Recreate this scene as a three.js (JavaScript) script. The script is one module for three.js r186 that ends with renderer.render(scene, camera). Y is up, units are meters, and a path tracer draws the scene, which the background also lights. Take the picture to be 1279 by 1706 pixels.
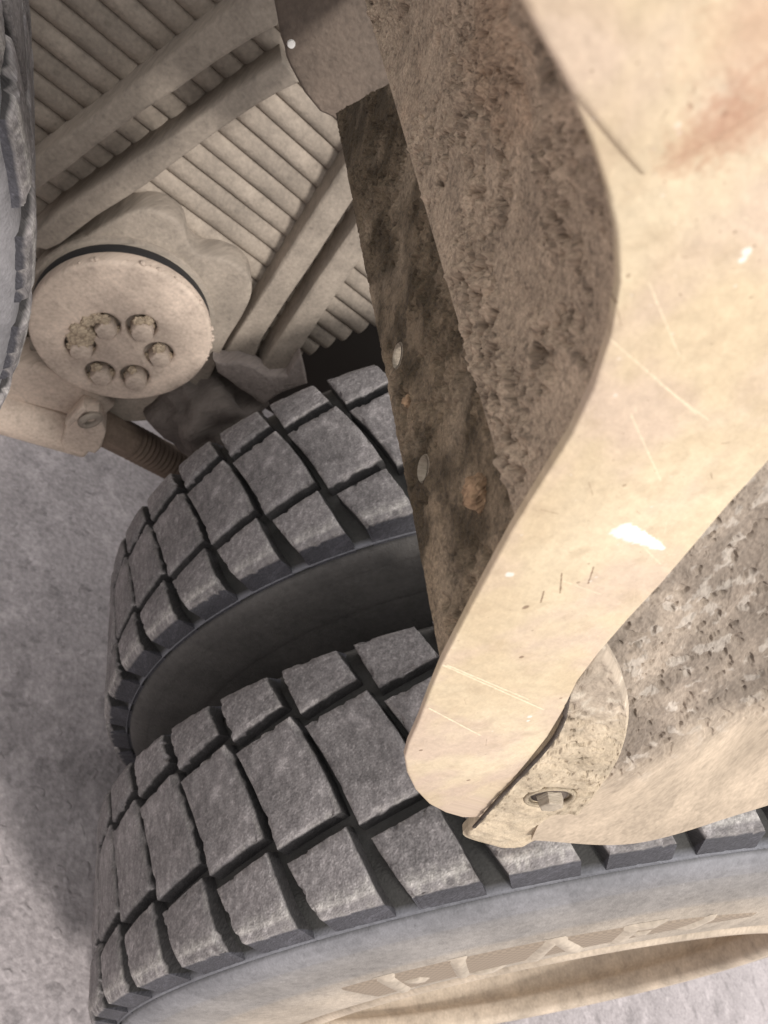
import * as THREE from 'three';
import { mergeGeometries, mergeVertices, toCreasedNormals } from 'three/addons/utils/BufferGeometryUtils.js';

// ------------------------------------------------------------------ camera, sky, sun, exposure
const scene = new THREE.Scene();
const R = 0.52;                                   // tyre radius; wheel axle runs along z, ground is y = 0
const CAM = new THREE.Vector3(-0.99701, 1.09563, 0.12609);
const AX = [[0.63965232, 0.37825, 0.66915757], [0.75232075, -0.48663517, -0.44407173], [0.15766548, 0.78747263, -0.59584264]]; // world x,y,z rows in lens right, down, forward
const camera = new THREE.PerspectiveCamera(65.03, 768 / 1024, 0.01, 200);
{
  const m = new THREE.Matrix4().makeBasis(
    new THREE.Vector3(AX[0][0], AX[1][0], AX[2][0]),
    new THREE.Vector3(-AX[0][1], -AX[1][1], -AX[2][1]),
    new THREE.Vector3(-AX[0][2], -AX[1][2], -AX[2][2]));
  camera.quaternion.setFromRotationMatrix(m);
  camera.position.copy(CAM);
  camera.focus = 0.5; camera.userData.fStop = 16;
}
scene.add(camera);
{
  const w = 128, h = 64, d = new Float32Array(w * h * 4);
  for (let j = 0; j < h; j++) for (let i = 0; i < w; i++) {
    const el = ((j + 0.5) / h - 0.5) * Math.PI, s = Math.sin(el);
    let L = s > 0 ? 0.68 + 0.66 * s : 0.3;
    const k = (j * w + i) * 4;
    d[k] = L * 1.01; d[k + 1] = L; d[k + 2] = L * 0.985; d[k + 3] = 1;
  }
  const t = new THREE.DataTexture(d, w, h, THREE.RGBAFormat, THREE.FloatType);
  t.mapping = THREE.EquirectangularReflectionMapping; t.magFilter = t.minFilter = THREE.LinearFilter; t.needsUpdate = true;
  scene.background = t; scene.environment = t;
}
const sun = new THREE.DirectionalLight(new THREE.Color(1, 0.955, 0.895), 2.3);
sun.position.set(-0.25, 0.62 * 5 + 0.6, 0.75 * 5); sun.target.position.set(-0.4, 0.6, -0.1);
sun.castShadow = true; sun.shadow.radius = 16; sun.shadow.mapSize.set(2048, 2048);
Object.assign(sun.shadow.camera, { left: -3, right: 3, top: 3, bottom: -3, near: 0.1, far: 14 });
scene.add(sun, sun.target);
const renderer = new THREE.WebGLRenderer({ antialias: true });
renderer.setSize(768, 1024);
renderer.toneMapping = THREE.LinearToneMapping;
renderer.toneMappingExposure = 1.4;
renderer.shadowMap.enabled = true;

// ------------------------------------------------------------------ helpers
let seed = 12345;
const rnd = () => { seed = (seed * 1664525 + 1013904223) >>> 0; return seed / 4294967296; };
const V = (x, y, z) => new THREE.Vector3(x, y, z);
const lerp = (a, b, t) => a + (b - a) * t, clamp = (x, a = 0, b = 1) => Math.min(b, Math.max(a, x));
const sstep = (a, b, x) => { const t = clamp((x - a) / (b - a)); return t * t * (3 - 2 * t); };
function hash3(x, y, z) {
  let h = Math.imul(x, 374761393) ^ Math.imul(y, 668265263) ^ Math.imul(z, 1274126177);
  h = Math.imul(h ^ (h >>> 13), 1274126177); h ^= h >>> 16; h = Math.imul(h, 2246822519); h ^= h >>> 13;
  return (h >>> 0) / 4294967296;
}
const GR = [[1, 1, 0], [-1, 1, 0], [1, -1, 0], [-1, -1, 0], [1, 0, 1], [-1, 0, 1], [1, 0, -1], [-1, 0, -1], [0, 1, 1], [0, -1, 1], [0, 1, -1], [0, -1, -1], [1, 1, 0], [-1, 1, 0], [0, -1, 1], [0, -1, -1]];
function noise(x, y, z = 0, p = 0) {              // gradient noise about 0..1, optional period p in x and y
  z += 0.37;
  const xi = Math.floor(x), yi = Math.floor(y), zi = Math.floor(z), fx = x - xi, fy = y - yi, fz = z - zi;
  const fd = (t) => t * t * t * (t * (t * 6 - 15) + 10), w = p ? (a) => ((a % p) + p) % p : (a) => a;
  const x0 = w(xi), x1 = w(xi + 1), y0 = w(yi), y1 = w(yi + 1);
  const g = (X, Y, Z, a, b, c) => { const q = GR[Math.floor(hash3(X, Y, Z) * 16)]; return q[0] * a + q[1] * b + q[2] * c; };
  const u = fd(fx), v = fd(fy), t = fd(fz);
  const lo = lerp(lerp(g(x0, y0, zi, fx, fy, fz), g(x1, y0, zi, fx - 1, fy, fz), u), lerp(g(x0, y1, zi, fx, fy - 1, fz), g(x1, y1, zi, fx - 1, fy - 1, fz), u), v);
  const hi = lerp(lerp(g(x0, y0, zi + 1, fx, fy, fz - 1), g(x1, y0, zi + 1, fx - 1, fy, fz - 1), u), lerp(g(x0, y1, zi + 1, fx, fy - 1, fz - 1), g(x1, y1, zi + 1, fx - 1, fy - 1, fz - 1), u), v);
  return clamp(0.5 + 0.68 * lerp(lo, hi, t));
}
function fbm(x, y, z = 0, o = 4, p = 0) {
  let s = 0, a = 0.5, n = 0;
  for (let i = 0; i < o; i++) { s += a * noise(x, y, z + i * 7, p); n += a; a *= 0.5; x *= 2; y *= 2; if (p) p *= 2; }
  return s / n;
}
function tex(size, fn, srgb, repeat = 1) {        // fn(u,v) -> [r,g,b] or grey, 0..1
  const d = new Uint8Array(size * size * 4);
  for (let j = 0; j < size; j++) for (let i = 0; i < size; i++) {
    const c = fn(i / size, j / size), k = (j * size + i) * 4;
    for (let q = 0; q < 3; q++) d[k + q] = 255 * clamp(Array.isArray(c) ? c[q] : c);
    d[k + 3] = 255;
  }
  const t = new THREE.DataTexture(d, size, size, THREE.RGBAFormat);
  t.wrapS = t.wrapT = THREE.RepeatWrapping; t.magFilter = THREE.LinearFilter; t.minFilter = THREE.LinearMipmapLinearFilter; t.generateMipmaps = true;
  if (srgb) t.colorSpace = THREE.SRGBColorSpace;
  t.needsUpdate = true; return t;
}
const mix3 = (a, b, t) => [lerp(a[0], b[0], t), lerp(a[1], b[1], t), lerp(a[2], b[2], t)];
const std = (o) => new THREE.MeshStandardMaterial({ side: THREE.DoubleSide, roughness: 0.9, ...o });
// where a viewing direction meets things: pixel of the 1279x1706 photograph -> world point
const dirAt = (px, py) => { const a = (px - 639.5) / 1338.2, b = (py - 853) / 1338.2; return V(AX[0][0] * a + AX[0][1] * b + AX[0][2], AX[1][0] * a + AX[1][1] * b + AX[1][2], AX[2][0] * a + AX[2][1] * b + AX[2][2]); };
const at = (px, py, depth) => dirAt(px, py).multiplyScalar(depth).add(CAM);
const onZ = (px, py, z) => { const d = dirAt(px, py); return d.multiplyScalar((z - CAM.z) / d.z).add(CAM); };
const onPlane = (px, py, P, N) => { const d = dirAt(px, py); return d.multiplyScalar(P.clone().sub(CAM).dot(N) / d.dot(N)).add(CAM); };
const used = {};
function numbered(n) { const k = used[n] = (used[n] ?? -1) + 1; return k ? n + '_' + String(k).padStart(3, '0') : n; }
function thing(name, label, category, pos = [0, 0, 0]) {
  const o = new THREE.Group(); o.name = numbered(name); o.position.set(...pos); o.userData = { label, category }; scene.add(o); return o;
}
// part: geometry is given in world space and moved into the parent's space
function part(name, geo, m, parent, label) {
  const o = new THREE.Mesh(geo, m); o.name = name; o.castShadow = o.receiveShadow = true;
  if (label) o.userData.label = label;
  const off = V(0, 0, 0); for (let p = parent; p && p !== scene; p = p.parent) off.add(p.position);
  if (off.lengthSq()) geo.translate(-off.x, -off.y, -off.z);
  parent.add(o); return o;
}
function quadIndex(nu, nv) {
  const idx = [];
  for (let j = 0; j < nv; j++) for (let i = 0; i < nu; i++) { const a = j * (nu + 1) + i, b = a + 1, c = a + nu + 1, d = c + 1; idx.push(a, b, d, a, d, c); }
  return idx;
}
function mesh(pos, idx, uv, col) {
  const g = new THREE.BufferGeometry();
  g.setAttribute('position', new THREE.Float32BufferAttribute(pos, 3));
  if (uv) g.setAttribute('uv', new THREE.Float32BufferAttribute(uv, 2));
  if (col) g.setAttribute('color', new THREE.Float32BufferAttribute(col, 3));
  g.setIndex(idx); g.computeVertexNormals(); return g;
}
// sheet with thickness: fn(u,v) -> Vector3 of the seen face; relief(u,v,p) -> metres; colour(u,v,p,h) -> [r,g,b]
function sheet(nu, nv, fn, thick, o = {}) {
  const { relief = () => 0, colour, us = 4, face = CAM, uw = (t) => t } = o;
  const P = [], N = []; const e = 1e-3;
  for (let j = 0; j <= nv; j++) for (let i = 0; i <= nu; i++) {
    const u = uw(i / nu), v = j / nv, p = fn(u, v);
    const du = fn(Math.min(1, u + e), v).sub(fn(Math.max(0, u - e), v)), dv = fn(u, Math.min(1, v + e)).sub(fn(u, Math.max(0, v - e)));
    const n = du.cross(dv).normalize(); P.push(p); N.push(n);
  }
  const mid = (nu >> 1) + (nv >> 1) * (nu + 1), flip = N[mid].dot(face.clone().sub(P[mid])) < 0 ? -1 : 1;
  // arc-length uv
  const uv = [], pos = [], col = [], back = [];
  const rowU = [], colV = [];
  for (let j = 0; j <= nv; j++) { let s = 0; rowU.push([0]); for (let i = 1; i <= nu; i++) { s += P[j * (nu + 1) + i].distanceTo(P[j * (nu + 1) + i - 1]); rowU[j].push(s); } }
  for (let i = 0; i <= nu; i++) { let s = 0; colV.push([0]); for (let j = 1; j <= nv; j++) { s += P[j * (nu + 1) + i].distanceTo(P[(j - 1) * (nu + 1) + i]); colV[i].push(s); } }
  for (let j = 0; j <= nv; j++) for (let i = 0; i <= nu; i++) {
    const k = j * (nu + 1) + i, u = uw(i / nu), v = j / nv, n = N[k].clone().multiplyScalar(flip), h = relief(u, v, P[k]);
    const q = P[k].clone().addScaledVector(n, h); pos.push(q.x, q.y, q.z);
    uv.push(rowU[j][i] * us, colV[i][j] * us);
    if (colour) col.push(...colour(u, v, P[k], h));
    const b = P[k].clone().addScaledVector(n, -thick); back.push(b.x, b.y, b.z);
  }
  const g1 = mesh(pos, quadIndex(nu, nv), uv, colour ? col : null);
  if (!thick) return g1;
  const g2 = mesh(back, quadIndex(nu, nv), uv.slice(), colour ? col.slice() : null);
  // rim strips
  const loop = []; for (let i = 0; i < nu; i++) loop.push(i); for (let j = 0; j < nv; j++) loop.push(j * (nu + 1) + nu);
  for (let i = nu; i > 0; i--) loop.push(nv * (nu + 1) + i); for (let j = nv; j > 0; j--) loop.push(j * (nu + 1)); loop.push(0);
  const sp = [], su = [], sc = [], si = [];
  loop.forEach((k, q) => { for (const A of [pos, back]) { sp.push(A[k * 3], A[k * 3 + 1], A[k * 3 + 2]); su.push(uv[k * 2] + (A === back ? thick * us : 0), uv[k * 2 + 1]); if (colour) sc.push(col[k * 3], col[k * 3 + 1], col[k * 3 + 2]); } if (q) { const a = (q - 1) * 2; si.push(a, a + 1, a + 3, a, a + 3, a + 2); } });
  return mergeGeometries([g1, g2, mesh(sp, si, su, colour ? sc : null)]);
}
// plate: outline of world points lying in a plane of normal N, extruded by thick away from the camera, bevelled
function plateGeo(pts, N, thick, o = {}) {
  const { bevel = 0.002, holes = [], us = 4, origin = pts[0] } = o;
  N = N.clone().normalize(); if (N.dot(CAM.clone().sub(pts[0])) < 0) N.negate();
  const X = V(0, 1, 0).cross(N); if (X.lengthSq() < 1e-4) X.set(1, 0, 0); X.normalize(); const Y = N.clone().cross(X);
  const to2 = (p) => { const d = p.clone().sub(origin); return new THREE.Vector2(d.dot(X), d.dot(Y)); };
  const sh = new THREE.Shape(pts.map(to2));
  for (const h of holes) { const pth = new THREE.Path(); const c = to2(h.c); pth.absarc(c.x, c.y, h.r, 0, Math.PI * 2, true); sh.holes.push(pth); }
  const g = new THREE.ExtrudeGeometry(sh, { depth: Math.max(1e-4, thick - 2 * bevel), bevelEnabled: bevel > 0, bevelThickness: bevel, bevelSize: bevel, bevelOffset: -bevel, bevelSegments: 3, curveSegments: 28 });
  g.translate(0, 0, -thick + bevel + 0);            // front face at plane
  const uv = g.attributes.uv, p = g.attributes.position; for (let i = 0; i < uv.count; i++) uv.setXY(i, (p.getX(i) + p.getZ(i) * 0.7) * us, (p.getY(i) + p.getZ(i) * 0.7) * us);
  g.applyMatrix4(new THREE.Matrix4().makeBasis(X, Y, N).setPosition(origin));
  return toCreasedNormals(g, 0.6);
}
const curve = (pts, n, closed = false) => new THREE.CatmullRomCurve3(pts, closed, 'centripetal').getSpacedPoints(n);
function cyl(r0, r1, a, b, seg = 40, o = {}) {     // solid of revolution along a->b with bevelled rims, r0 at a, r1 at b
  const L = a.distanceTo(b), bv = o.bevel ?? 0.002;
  const prof = o.profile ? o.profile(L) : [[0, 0], [r0 - bv, 0], [r0 - bv * 0.3, bv * 0.3], [r0, bv], [r1, L - bv], [r1 - bv * 0.3, L - bv * 0.3], [r1 - bv, L], [0, L]];
  const g = new THREE.LatheGeometry(prof.map(q => new THREE.Vector2(Math.max(q[0], 0), q[1])), seg);
  const uv = g.attributes.uv, gp = g.attributes.position; for (let i = 0; i < uv.count; i++) { const rr = Math.hypot(gp.getX(i), gp.getZ(i)); rr > 0.9 * r0 ? uv.setXY(i, uv.getX(i) * 6.28 * r0 * 4, gp.getY(i) * 4) : uv.setXY(i, gp.getX(i) * 4, gp.getZ(i) * 4); }
  g.applyQuaternion(new THREE.Quaternion().setFromUnitVectors(V(0, 1, 0), b.clone().sub(a).normalize())); g.translate(a.x, a.y, a.z);
  return toCreasedNormals(g, 0.7);
}
function lump(c, r, sc = [1, 1, 1], sd = 1, rough = 0.5, det = 4, freq = 1.6) {      // rough clod of soil
  const g = mergeVertices(new THREE.IcosahedronGeometry(1, det).deleteAttribute('normal').deleteAttribute('uv')), p = g.attributes.position, uv = [];
  for (let i = 0; i < p.count; i++) {
    const v = V(p.getX(i), p.getY(i), p.getZ(i)); const k = 1 + rough * (fbm(v.x * freq + sd * 9.1, v.y * freq + sd, v.z * freq + 3.3, 4) - 0.5) * 2;
    v.multiplyScalar(k); p.setXYZ(i, v.x * r * sc[0] + c.x, v.y * r * sc[1] + c.y, v.z * r * sc[2] + c.z); uv.push((v.x + v.z) * r * 4, (v.y + v.z * 0.5) * r * 4);
  }
  g.setAttribute('uv', new THREE.Float32BufferAttribute(uv, 2)); g.computeVertexNormals(); return g;
}

// ------------------------------------------------------------------ materials (uv: 4 repeats a metre unless set otherwise)
const grain = tex(512, (u, v) => 0.6 * fbm(u * 16, v * 16, 1, 5, 16) + 0.4 * fbm(u * 90, v * 90, 5, 2, 90), false);
// neutral detail maps; the colour itself comes from the material or from vertex colours
const grey = (c, r = 1, g = 1, b = 1) => [c * r, c * g, c * b];
const rubberCol = tex(1024, (u, v) => {
  const a = fbm(u * 6, v * 6, 2, 5, 6), b = fbm(u * 170, v * 170, 9, 3, 170), w = sstep(0.55, 0.75, fbm(u * 26, v * 26, 31, 5, 26)), sp = sstep(0.66, 0.76, fbm(u * 120, v * 120, 41, 2, 120));
  return grey(0.66 + 0.30 * (a - 0.5) + 0.30 * (b - 0.5) + 0.10 * w + 0.10 * sp, 1.015, 1, 0.985);
}, true);
const rubberBump = tex(1024, (u, v) => 0.2 * fbm(u * 22, v * 22, 3, 5, 22) + 0.3 * fbm(u * 80, v * 80, 13, 3, 80) + 0.5 * fbm(u * 190, v * 190, 8, 3, 190), false);
const dustCol = tex(1024, (u, v) => {
  const a = fbm(u * 5, v * 5, 12, 5, 5), b = fbm(u * 60, v * 60, 19, 3, 60), s = sstep(0.56, 0.78, fbm(u * 26, v * 26, 44, 5, 26));
  return grey(0.84 + 0.28 * (a - 0.5) + 0.16 * (b - 0.5) - 0.06 * s, 1, 0.995, 0.985);
}, true);
const dustBump = tex(512, (u, v) => 0.6 * fbm(u * 12, v * 12, 6, 5, 12) + 0.4 * fbm(u * 64, v * 64, 7, 3, 64), false);
const mudCol = tex(1024, (u, v) => {
  const a = fbm(u * 8, v * 8, 22, 5, 8), b = fbm(u * 90, v * 90, 29, 3, 90), d = sstep(0.5, 0.72, fbm(u * 40, v * 40, 54, 4, 40));
  return grey(0.86 + 0.22 * (a - 0.5) + 0.34 * (b - 0.5) - 0.14 * d, 1, 0.985, 0.955);
}, true);
const mudBump = tex(1024, (u, v) => 0.5 * fbm(u * 30, v * 30, 33, 5, 30) + 0.5 * fbm(u * 120, v * 120, 37, 3, 120), false);
const concCol = tex(1024, (u, v) => {
  const a = fbm(u * 4, v * 4, 71, 6, 4), b = fbm(u * 80, v * 80, 72, 4, 80), p = sstep(0.60, 0.74, fbm(u * 18, v * 18, 77, 4, 18)), s = sstep(0.56, 0.74, fbm(u * 9, v * 9, 79, 5, 9));
  return grey(0.72 + 0.18 * (a - 0.5) + 0.24 * (b - 0.5) - 0.08 * p + 0.07 * s, 1, 0.975, 0.985);
}, true);
const concBump = tex(1024, (u, v) => 0.5 * fbm(u * 14, v * 14, 81, 5, 14) + 0.4 * fbm(u * 80, v * 80, 82, 3, 80) - 0.35 * sstep(0.66, 0.78, fbm(u * 24, v * 24, 85, 2, 24)), false);
const col = (r, g, b) => new THREE.Color(r, g, b);
const M = {
  rubber: std({ map: dustCol, bumpMap: rubberBump, bumpScale: 0.0009, roughness: 0.8, vertexColors: true }),
  block: std({ map: rubberCol, bumpMap: rubberBump, bumpScale: 0.0012, roughness: 0.8, vertexColors: true }),
  dust: std({ map: dustCol, bumpMap: dustBump, bumpScale: 0.0012, color: col(0.40, 0.342, 0.29) }),
  dustLight: std({ map: dustCol, bumpMap: dustBump, bumpScale: 0.001, color: col(0.72, 0.59, 0.5) }),
  dustMid: std({ map: dustCol, bumpMap: dustBump, bumpScale: 0.0015, color: col(0.27, 0.2, 0.155) }),
  dustDark: std({ map: dustCol, bumpMap: dustBump, bumpScale: 0.002, color: col(0.15, 0.118, 0.10) }),
  dustV: std({ map: dustCol, bumpMap: dustBump, bumpScale: 0.0008, vertexColors: true }),
  mud: std({ map: mudCol, bumpMap: mudBump, bumpScale: 0.0022, roughness: 1, vertexColors: true }),
  clod: std({ map: mudCol, bumpMap: mudBump, bumpScale: 0.003, roughness: 1, color: col(0.55, 0.44, 0.34) }),
  rust: std({ map: mudCol, bumpMap: mudBump, bumpScale: 0.003, roughness: 1, color: col(0.50, 0.345, 0.23) }),
  paleClod: std({ map: mudCol, bumpMap: mudBump, bumpScale: 0.003, roughness: 1, color: col(0.62, 0.51, 0.4) }),
  black: std({ color: col(0.012, 0.012, 0.014), roughness: 0.6, bumpMap: grain, bumpScale: 0.0004 }),
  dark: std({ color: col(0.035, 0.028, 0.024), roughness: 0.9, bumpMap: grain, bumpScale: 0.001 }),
  conc: std({ map: concCol, bumpMap: concBump, bumpScale: 0.0032, roughness: 0.95, color: col(0.70, 0.665, 0.66) }),
  steel: std({ map: dustCol, bumpMap: dustBump, bumpScale: 0.0015, roughness: 0.75, metalness: 0.1, color: col(0.55, 0.47, 0.38) }),
  white: std({ color: col(0.75, 0.73, 0.7), roughness: 0.7, bumpMap: grain, bumpScale: 0.0008 }),
};

// ------------------------------------------------------------------ ground
{
  const n = 160, g = new THREE.PlaneGeometry(1, 1, n, n), p = g.attributes.position, uv = g.attributes.uv;
  const sc = (t) => Math.sign(t) * (Math.abs(t) * 3 + 57 * Math.pow(Math.abs(t), 4));
  for (let i = 0; i < p.count; i++) {
    const x = sc(p.getX(i) * 2) - 0.4, z = sc(p.getY(i) * 2) - 0.6, h = (fbm(x * 6 + 40, z * 6 + 40, 2, 4) - 0.5) * 0.005 + (fbm(x * 26 + 40, z * 26 + 40, 5, 3) - 0.5) * 0.0015;
    p.setXYZ(i, x, h, z); uv.setXY(i, x * 1.6, z * 1.6);
  }
  g.computeVertexNormals();
  const o = part('ground', g, M.conc, scene); o.userData.kind = 'structure';
}

// ------------------------------------------------------------------ wheels
const PITCH = 360 / 43, PHI = 60, PH0 = -9.8 - PITCH;      // degrees; 0 = towards the camera
function wheelPoint(r, deg, z) { const a = THREE.MathUtils.degToRad(deg - PHI); return V(Math.sin(a) * r, Math.cos(a) * r, z); }
const slope = (z) => z * 45;                             // cross grooves lean by this many degrees per metre
const ROWS = [
  { z: [[-0.0005, -0.0005], [-0.0474, -0.0614]], hw: (s) => lerp(1.22, 0.78, s), out: true },
  { z: [[-0.0606, -0.0746], [-0.1541, -0.1681]], hw: () => 0.45 },
  { z: [[-0.1672, -0.1812], [-0.2165, -0.2165]], hw: (s) => lerp(0.72, 0.95, s), inn: true },
];
function blockGeo(row, vr) {
  const spec = ROWS[row], ed = [[-0.0016, -0.0165], [-0.0004, -0.0036], [0.0002, -0.0011], [0.0012, -0.0002], [0.0045, 0]];
  const N = 13, K = ed.length, tot = K * 2 + N;
  const ax = (len) => { const a = []; for (const e of ed) a.push(e); for (let i = 1; i <= N; i++) a.push([lerp(0.0045, len - 0.0045, i / (N + 1)), 0.00001]); for (const e of ed.slice().reverse()) a.push([len - e[0], e[1]]); return a; };
  const arc = THREE.MathUtils.degToRad(PITCH) * R, lenU = arc - 0.011, lenV = Math.abs(spec.z[1][0] - spec.z[0][0]);
  const U = ax(lenU), W = ax(lenV), pos = [], uv = [], col = [], sd = row * 17 + vr * 5.3;
  for (let j = 0; j < tot; j++) for (let i = 0; i < tot; i++) {
    const u = U[i][0] / lenU, v = W[j][0] / lenV;
    const zT = lerp(spec.z[0][0], spec.z[0][1], u), zB = lerp(spec.z[1][0], spec.z[1][1], u); let z = lerp(zT, zB, v);
    const hw = spec.hw(clamp(v)); let th = slope(z) + lerp(hw, PITCH - hw, u);
    if (row === 1) th += 0.32 * Math.sin(clamp(v) * Math.PI);
    let hu = U[i][1], hv = W[j][1]; const endD = spec.out ? W[j][0] : spec.inn ? lenV - W[j][0] : 1;
    if (hu < -0.016) hu = lerp(-0.034, -0.0165, sstep(0.0, 0.022, endD));
    if (endD < -0.001) { hv = -0.034; z += spec.out ? 0.0065 : -0.0065; }
    let h = Math.min(hu, hv);
    const px = u * 3 + sd, pz = v * 3 + sd * 0.37;
    const isTop = h > -0.012;
    const n1 = fbm(px * 2.2, pz * 2.2, 4, 4) - 0.5, n2 = fbm(px * 9, pz * 9, 8, 3) - 0.5;
    const eg = Math.min(U[i][0], lenU - U[i][0], W[j][0], lenV - W[j][0]);
    if (isTop) {
      const edge = h < -0.0001 ? 1 : 0;
      h += n1 * 0.0016 + n2 * 0.0006 - 0.0006 * sstep(0.004, 0, eg);
      const wob = h < 0.002 && eg < 0.002 ? 1 : 0.3;
      th += (fbm(px * 2, pz * 2, 15, 4) - 0.5) * 0.14 * wob; z += (fbm(px * 2, pz * 2, 25, 4) - 0.5) * 0.0015 * wob;
      h -= 0.004 * sstep(0.58, 0.72, fbm(px * 2.5, pz * 2.5, 35, 3)) * (eg < 0.003 ? 1 : 0);
    }
    let fl = 0;
    if (spec.out) fl = sstep(0.018, 0, W[j][0]); if (spec.inn) fl = sstep(0.018, 0, lenV - W[j][0]);
    h -= fl * fl * 0.004;
    const p = wheelPoint(R + h, th, z); pos.push(p.x, p.y, p.z);
    uv.push((th * Math.PI / 180 * R - Math.min(h, 0)) * 3.1 + sd * 0.31, (z - Math.min(h, 0) * 0.9) * 3.1 + sd * 0.17);
    // worn, dusty top; groove shade painted into the walls; scuffed pale outer edge
    const n3 = fbm(px * 5, pz * 5, 75, 4);
    let cc = isTop ? mix3([0.315, 0.297, 0.31], [0.485, 0.462, 0.478], sstep(0.35, 0.65, n3)) : [0.045, 0.043, 0.046];
    const scuff = spec.out ? sstep(0.016, 0.002, W[j][0] + 0.02 * (fbm(px * 5, pz * 5, 55, 3) - 0.55)) : 0;
    if (h > -0.0025) cc = mix3(cc, [0.80, 0.78, 0.76], 0.85 * scuff);
    if (isTop && eg < 0.0015) cc = mix3(cc, [0.52, 0.5, 0.48], 0.35 * sstep(0.42, 0.6, fbm(px * 6, pz * 6, 66, 3)));
    if (endD < 0) cc = [0.10, 0.10, 0.122]; else if (Math.min(U[i][1], W[j][1]) < -0.003) cc = [0.06, 0.057, 0.06];
    col.push(...cc);
  }
  const g = mesh(pos, quadIndex(tot - 1, tot - 1), uv, col);
  return toCreasedNormals(g, 0.75);
}
const blocks = ROWS.map((_, r) => [0, 1, 2, 3].map(v => blockGeo(r, v)));
function lathe(prof, seg, colour, us = 4) {
  const g = new THREE.LatheGeometry(prof.map(p => new THREE.Vector2(p[0], p[1])), seg), p = g.attributes.position, uv = g.attributes.uv, col = [];
  let s = 0; const acc = prof.map((q, i) => i ? s += Math.hypot(q[0] - prof[i - 1][0], q[1] - prof[i - 1][1]) : 0);
  for (let i = 0; i < p.count; i++) {
    const r = Math.hypot(p.getX(i), p.getZ(i)), k = i % prof.length;
    if (colour) col.push(...colour(r, p.getY(i), p.getX(i), p.getZ(i)));
    uv.setXY(i, uv.getX(i) * 6.2832 * 0.45 * us, acc[k] * us);
  }
  if (colour) g.setAttribute('color', new THREE.Float32BufferAttribute(col, 3));
  g.rotateX(Math.PI / 2); return g;
}
function smoothProfile(pts, n) { return new THREE.SplineCurve(pts.map(p => new THREE.Vector2(...p))).getPoints(n).map(v => [v.x, v.y]); }
const W0 = -0.217;
function makeWheel(label, bald) {
  const t = thing('truck_wheel', label, 'wheel', [0, R, 0]);
  const side = [[0.5035, -0.024], [0.502, -0.017], [0.4985, -0.009], [0.4935, -0.001], [0.4915, 0.0045], [0.491, 0.0072], [0.490, 0.0045], [0.4875, 0.0045], [0.486, 0.0095], [0.478, 0.0145], [0.4660, 0.0185], [0.4645, 0.0177], [0.462, 0.0196], [0.445, 0.0226], [0.42, 0.0266], [0.412, 0.0278], [0.410, 0.0268], [0.407, 0.0285], [0.37, 0.0328], [0.345, 0.0352], [0.328, 0.0362], [0.318, 0.034], [0.311, 0.026]];
  if (bald) side.splice(0, 6, [0.512, -0.024], [0.5118, -0.012], [0.51, -0.003], [0.506, 0.004], [0.499, 0.0085], [0.494, 0.0095]);
  const mid = []; for (let i = 0; i <= 10; i++) mid.push([bald ? 0.512 : 0.5035, lerp(W0 + 0.026, -0.026, i / 10)]);
  const inner = side.slice().reverse().map(([r, z]) => [r, W0 - z]);
  const prof = [[0.30, W0 + 0.02], ...inner, ...mid, ...side, [0.30, -0.02]];
  const colours = (darkSide) => (r, z, x, y) => {
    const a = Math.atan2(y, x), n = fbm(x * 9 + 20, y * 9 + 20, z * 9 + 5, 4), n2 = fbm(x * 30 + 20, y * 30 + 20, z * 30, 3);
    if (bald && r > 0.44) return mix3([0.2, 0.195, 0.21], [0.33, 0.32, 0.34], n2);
    if (z < 0.003 && z > W0 - 0.003) { const g = 0.02 + 0.045 * n2; return [g, g * 0.96, g * 0.93]; }  // groove floor: shade of the grooves put into the colour
    if (z < -0.1 || (darkSide && r < 0.4868)) return mix3([0.085, 0.08, 0.078], [0.135, 0.126, 0.122], n);  // far sides and the second tyre's flank are darker in colour
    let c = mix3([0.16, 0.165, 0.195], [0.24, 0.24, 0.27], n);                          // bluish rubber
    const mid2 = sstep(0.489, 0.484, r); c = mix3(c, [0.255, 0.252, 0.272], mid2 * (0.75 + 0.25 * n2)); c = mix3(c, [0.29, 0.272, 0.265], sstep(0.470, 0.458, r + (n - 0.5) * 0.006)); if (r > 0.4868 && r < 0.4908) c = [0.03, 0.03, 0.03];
    const dusty = sstep(0.425, 0.395, r + (n - 0.5) * 0.02); c = mix3(c, [0.48, 0.41, 0.34], dusty * (0.9 + 0.2 * (n2 - 0.5)));
    return c;
  };
  const ty = part('tyre', lathe(prof, 240, colours(false), 3), M.rubber, t);
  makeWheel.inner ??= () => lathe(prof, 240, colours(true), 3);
  ty.geometry.translate(0, R, 0);                                // profile is centred on the axle, and so is the group
  for (let k = 0; k < 43; k++) for (let r = 0; r < 3; r++) {
    const o = new THREE.Mesh(blocks[r][(k * 7 + r * 3 + (k >> 2)) % 4], M.block); o.name = numbered2('tread_block', ty); o.castShadow = o.receiveShadow = true;
    o.rotation.z = -THREE.MathUtils.degToRad(PH0 + k * PITCH); ty.add(o);
  }
  const rimP = [[0.311, 0.012], [0.316, 0.026], [0.314, 0.0345], [0.308, 0.0385], [0.299, 0.038], [0.292, 0.034], [0.2895, 0.028], [0.289, 0.014], [0.2925, 0.008], [0.299, 0.002], [0.300, -0.012], [0.293, -0.03], [0.28, -0.055], [0.264, -0.09], [0.252, -0.125], [0.235, -0.138], [0.2, -0.142], [0.15, -0.135], [0.13, -0.12], [0.11, -0.118], [0.1, -0.13], [0.09, -0.2], [0.0, -0.2]];
  const rc = (r, z, x, y) => { const n = fbm(x * 8 + 9, y * 8 + 9, z * 8, 4); return mix3([0.52, 0.43, 0.345], [0.66, 0.555, 0.45], n); };
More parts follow.
